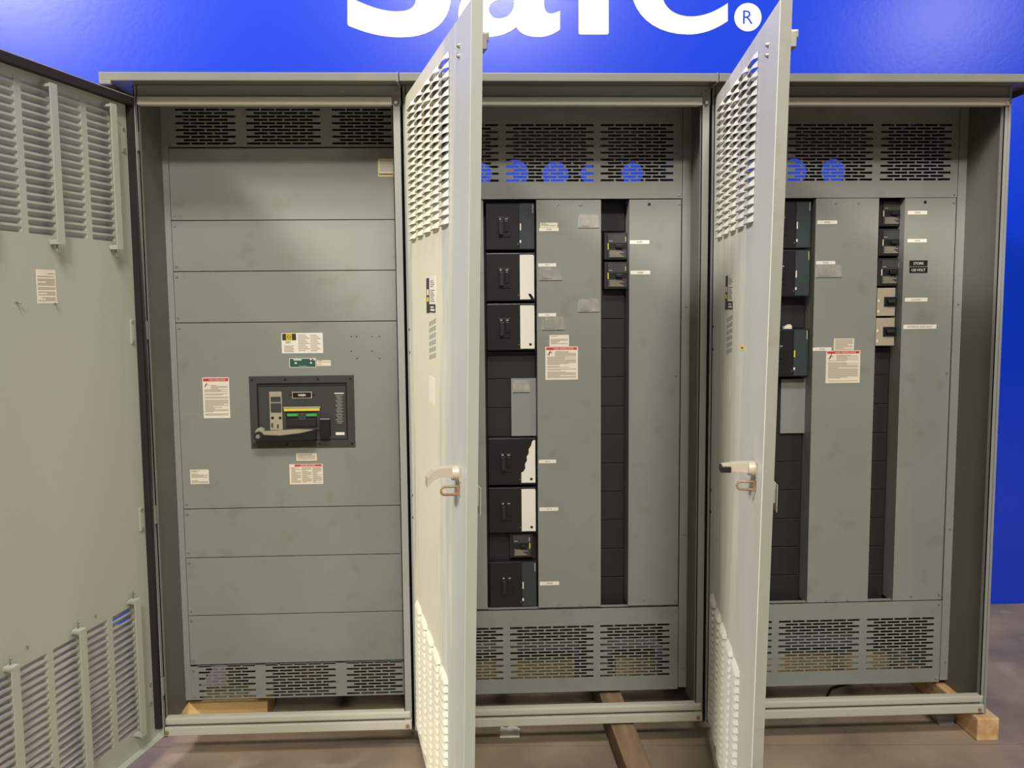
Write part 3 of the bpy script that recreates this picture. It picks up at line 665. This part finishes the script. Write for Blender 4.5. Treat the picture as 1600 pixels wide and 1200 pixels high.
# filter brackets on the inside of door one
for z0, z1, hook in ((1.852, 2.318, -1), (.17, .655, 1)):
    for u in (.128, .412, .70):
        mb = MB().box(f1, u-.015, u+.015, z0, z1, -.036, -.032, DOORIN)
        for zf in (z0+.006, z1-.006): mb.box(f1, u-.012, u+.012, zf-.004, zf+.004, -.033, -.0022, DOORIN)
        ze = z0 if hook < 0 else z1
        mb.box(f1, u-.015, u+.015, ze-.004, ze+.004, -.0365, -.006, DOORIN)
        mb.tube([f1(u-.004, ze+hook*.002, -.015), f1(u-.004, ze+hook*.022, -.015), f1(u-.001, ze+hook*.030, -.02), f1(u+.003, ze+hook*.024, -.026)], .0025, STEEL, 6)
        mb.build('filter_bracket', D1)
fi = Fr(f1.o, f1.d, -f1.n)
class FI:
    def __call__(s, u, v, w=0): return f1(u, v, -.0022-w)
fi = FI()
sticker(D1, 'sticker', fi, .406, .489, 1.672, 1.772, 'note', 'cream notice sheet on the inside of the door')
MB().tube([f1(.575, 1.675, -.002), f1(.575, 1.675, -.016), f1(.575, 1.672, -.018)], .003, STEEL, 6).build('stud', D1)
MB().tube([f1(.416, 1.672, -.002), f1(.416, 1.672, -.016)], .003, STEEL, 6).build('stud', D1)
for u, z in ((.31, .665), (.615, .68)): MB().cyl(fi, u, z, 0, .004, .004, STEEL, 8).build('rivet', D1)
# hinges of door one
for y, x in ((222, 210), (517, 222.5), (805, 232), (1073, 247)):
    z = at(x, y, 0).z
    mb = MB().tube([(.004, -.022, z-.045), (.004, -.022, z-.006)], .0065, STEEL, 10).tube([(.004, -.022, z-.005), (.004, -.022, z+.04)], .0085, GREY, 10).box(W0, .001, .016, z-.03, z+.035, -.004, .014, GREY, .001)
    mb.box(f1, .028, .048, z-.042, z+.042, -.006, -.0022, DOORIN, .001)
    for k in (-.034, .034): mb.cyl(fi, .040, z+k, .003, .008, .005, STEEL, 8)
    mb.build('hinge', D1)
# door stay rod inside door one
MB().tube([f1(.01, 2.3, -.024), f1(.01, 1.4, -.034), f1(.012, .9, -.030), f1(.012, .2, -.026)], .004, GASKET, 6).build('latch_rod', D1)

def outer_fittings(D, f, black_tip, sx, sq):
    u = .955; z = 1.238
    # lever handle: boss, arm standing off the door, drooping grip
    mb = MB().box(f, u-.022, u+.028, z-.022, z+.018, -.001, .004, HANDLE, .003).cyl(f, u+.002, z-.002, .003, .02, .02, HANDLE, 18, .017)
    hv = [(.0, z-.012, z+.014), (.05, z-.011, z+.012), (.066, z-.016, z+.008), (.082, z-.034, z-.010)] if not black_tip else [(.0, z-.014, z+.014), (.05, z-.009, z+.011), (.07, z-.008, z+.008), (.085, z-.007, z+.006)]
    for i in range(3):
        w0, a0, b0 = hv[i]; w1, a1, b1 = hv[i+1]; k = mb.mi(HANDLE); U = (u-.03, u+.008)
        vs_ = [mb.bm.verts.new(f(q, zz, ww)) for q in U for zz, ww in ((a0, w0), (b0, w0), (b1, w1), (a1, w1))]
        for fc in ((0, 1, 2, 3), (7, 6, 5, 4), (0, 4, 5, 1), (1, 5, 6, 2), (2, 6, 7, 3), (3, 7, 4, 0)): mb.bm.faces.new([vs_[j] for j in fc]).material_index = k
    mb.build('lever_handle', D, 'pale metal lever handle')
    if black_tip: MB().box(f, u-.031, u+.012, z-.012, z+.004, .064, .09, BLACK, .002).build('handle_grip', D, 'black handle tip')
    pts = []
    for k in range(16):
        a = 2*math.pi*k/16; cw = .024+.013*(1 if math.cos(a) > 0 else -1)
        pts.append(f(u+.006, z-.045+.0105*math.sin(a), cw+.0105*math.cos(a)))
    MB().tube(pts, .0034, BRASS, 6, True).box(f, u, u+.012, z-.058, z-.032, -.001, .008, BRASS, .001).build('padlock_hasp', D, 'rusty steel padlock loop')
    for zz in (2.296, 2.271): MB().cyl(f, .922, zz, 0, .007, .0075, STEEL, 12, .004).build('bolt', D)
    # tall maker's label
    u0, u1, z0, z1 = sx
    t = .0006; mb = MB().box(f, u0, u1, z0, z1, 0, t, WHITEP); W, H = u1-u0, z1-z0
    mb.box(f, u0, u0+W*.32, z0, z1-H*.03, t, t+.0003, INK2).box(f, u0+W*.32, u1, z0+H*.02, z0+H*.25, t, t+.0003, INK2)
    mb.box(f, u0+W*.06, u0+W*.26, z0+H*.32, z0+H*.44, t+.0003, t+.0005, YEL).box(f, u0+W*.06, u0+W*.26, z0+H*.5, z0+H*.66, t+.0003, t+.0005, PAPER)
    mb.box(f, u0+W*.45, u1-W*.1, z0+H*.07, z0+H*.12, t+.0003, t+.0005, WHITEP).box(f, u0+W*.45, u1-W*.2, z0+H*.15, z0+H*.19, t+.0003, t+.0005, WHITEP)
    for k in range(12):
        if k != 7: mb.box(f, u0+W*.44, u1-W*(.1+.08*(k % 3)), z0+H*(.32+.05*k), z0+H*(.335+.05*k), t, t+.0003, INK2)
    mb.build('sticker', D, 'tall white and black maker label with yellow emblem')
    # ghost lettering left by a peeled decal
    g0 = z0-.07; mb = MB()
    for k in range(5):
        uu = u0+W*(.28+.15*k)
        for j in range(6): mb.box(f, uu, uu+W*.09, g0-.07+.02*j+.003*k, g0-.056+.02*j+.003*k, 0, .0003, GREY)
    mb.build('decal_residue', D, 'faint grey lettering residue of a peeled decal')
    mb = MB().box(f, u0+W*.2, u0+W*.85, z0-.27, z0-.19, 0, .0004, WHITEP); mb.build('paint_patch', D, 'whitish patch on the door')
    if sq: MB().box(f, *sq, 0, .0006, YELP).box(f, sq[0]+.04, sq[1]-.04, sq[2]+.005, sq[3]-.005, .0006, .0009, INK2).build('sticker', D, 'small pale yellow square sticker')
    # catch on the inner side near the top, and a hanging card inside
    wd = 1.046
    MB().box(f, wd-.06, wd-.02, 2.262, 2.30, -.046, -.0022, STEEL, .002).box(f, wd-.05, wd-.03, 2.285, 2.305, -.052, -.03, STEEL, .002).build('latch_catch', D)
    MB().poly(f, [(wd-.12, 1.20), (wd-.06, 1.20), (wd-.06, 1.13), (wd-.12, 1.135)], -.05, -.049, PAPER).box(f, wd-.10, wd-.08, 1.15, 1.2, -.049, -.0022, DOORIN).build('card_holder', D, 'cream card standing off the door inside')
    for zz in (1.57, 1.49, .98, .9): MB().cyl(f, .02, zz, 0, .002, .005, BLACK, 8).build('plugged_hole', D)
outer_fittings(D2, f2, False, (.415, .585, 1.633, 1.742), None)
outer_fittings(D3, f3, True, (.31, .475, 1.633, 1.745), (.615, .73, 1.523, 1.537))

# ------------------------------------------------------------------ timber, scraps
tf = lambda ox, oy, ang: (lambda u, v, w=0: Vector((ox+math.cos(ang)*u-math.sin(ang)*(-w), oy+math.sin(ang)*u+math.cos(ang)*(-w), v)))
MB().box(tf(1.685, .3, .02), -.044, .044, 0, .0895, -.62, 1.05, WOODG, .005).build('timber_beam', None, 'weathered brown timber beam running out from under the middle cabinet', cat='timber')
MB().box(tf(3.07, .3, 0), -.042, .042, 0, .0895, -.58, .335, WOODY, .006).build('timber_block', None, 'pale pine timber block under the right end of the line-up', cat='timber')
p = at(285, 1110, .3); q = at(418, 1110, .3)
MB().box(W0, p.x, q.x, 0, .0895, -.44, -.3, WOOD, .004).build('timber_block', None, 'golden pine block under the left cabinet, seen behind its sill', cat='timber')
MB().poly(lambda u, v, w=0: Vector((u, .10-w, v)), [(2.955, 0), (3.012, 0), (3.012, .0895), (2.92, .0895)], -.06, 0, GREY).build('spacer_shim', None, 'small grey wedge tucked under the sill beside the pale pine block', cat='shim')
for i, (a, b, y0) in enumerate(((.06, .85, .62), (1.0, 1.58, .6), (1.76, 1.95, .6), (2.1, 2.98, .58))):
    MB().box(W0, a, b, 0, .0895, -y0-.12, -y0, WOOD, .004).build('timber_plank', None, ['pine plank glimpsed through the bottom vent of the left cabinet', 'pine plank glimpsed through the bottom vent left of the brown beam', 'short pine plank glimpsed through the bottom vent right of the brown beam', 'pine plank glimpsed through the bottom vent of the right cabinet'][i], cat='timber', group='support planks under the cabinets')
c = Vector((1.275, .115, 0))
pts = [(-.04, -.012, 0), (.035, -.014, 0), (.04, .012, .02), (.012, .02, .034), (-.012, .018, .022), (-.036, .016, .03)]
b = MB(); k = b.mi(WHITEP); vv = [b.bm.verts.new(c+Vector(q)) for q in pts]; ww = [b.bm.verts.new(c+Vector(q)+Vector((0, .001, .0012))) for q in pts]
b.bm.faces.new(vv[::-1]); b.bm.faces.new(ww)
for i in range(6): b.bm.faces.new((vv[i], vv[(i+1) % 6], ww[(i+1) % 6], ww[i]))
b.build('paper_scrap', None, 'torn whitish paper scrap on the floor under the middle cabinet', cat='scrap')
MB().tube([(2.60, .28, .006), (2.61, .36, .006), (2.66, .44, .006), (2.78, .5, .006), (2.84, .46, .03), (2.85, .4, .06), (2.84, .36, .10)], .006, BLACK, 8).build('cable', None, 'thin black cable on the floor under the right cabinet', cat='cable')
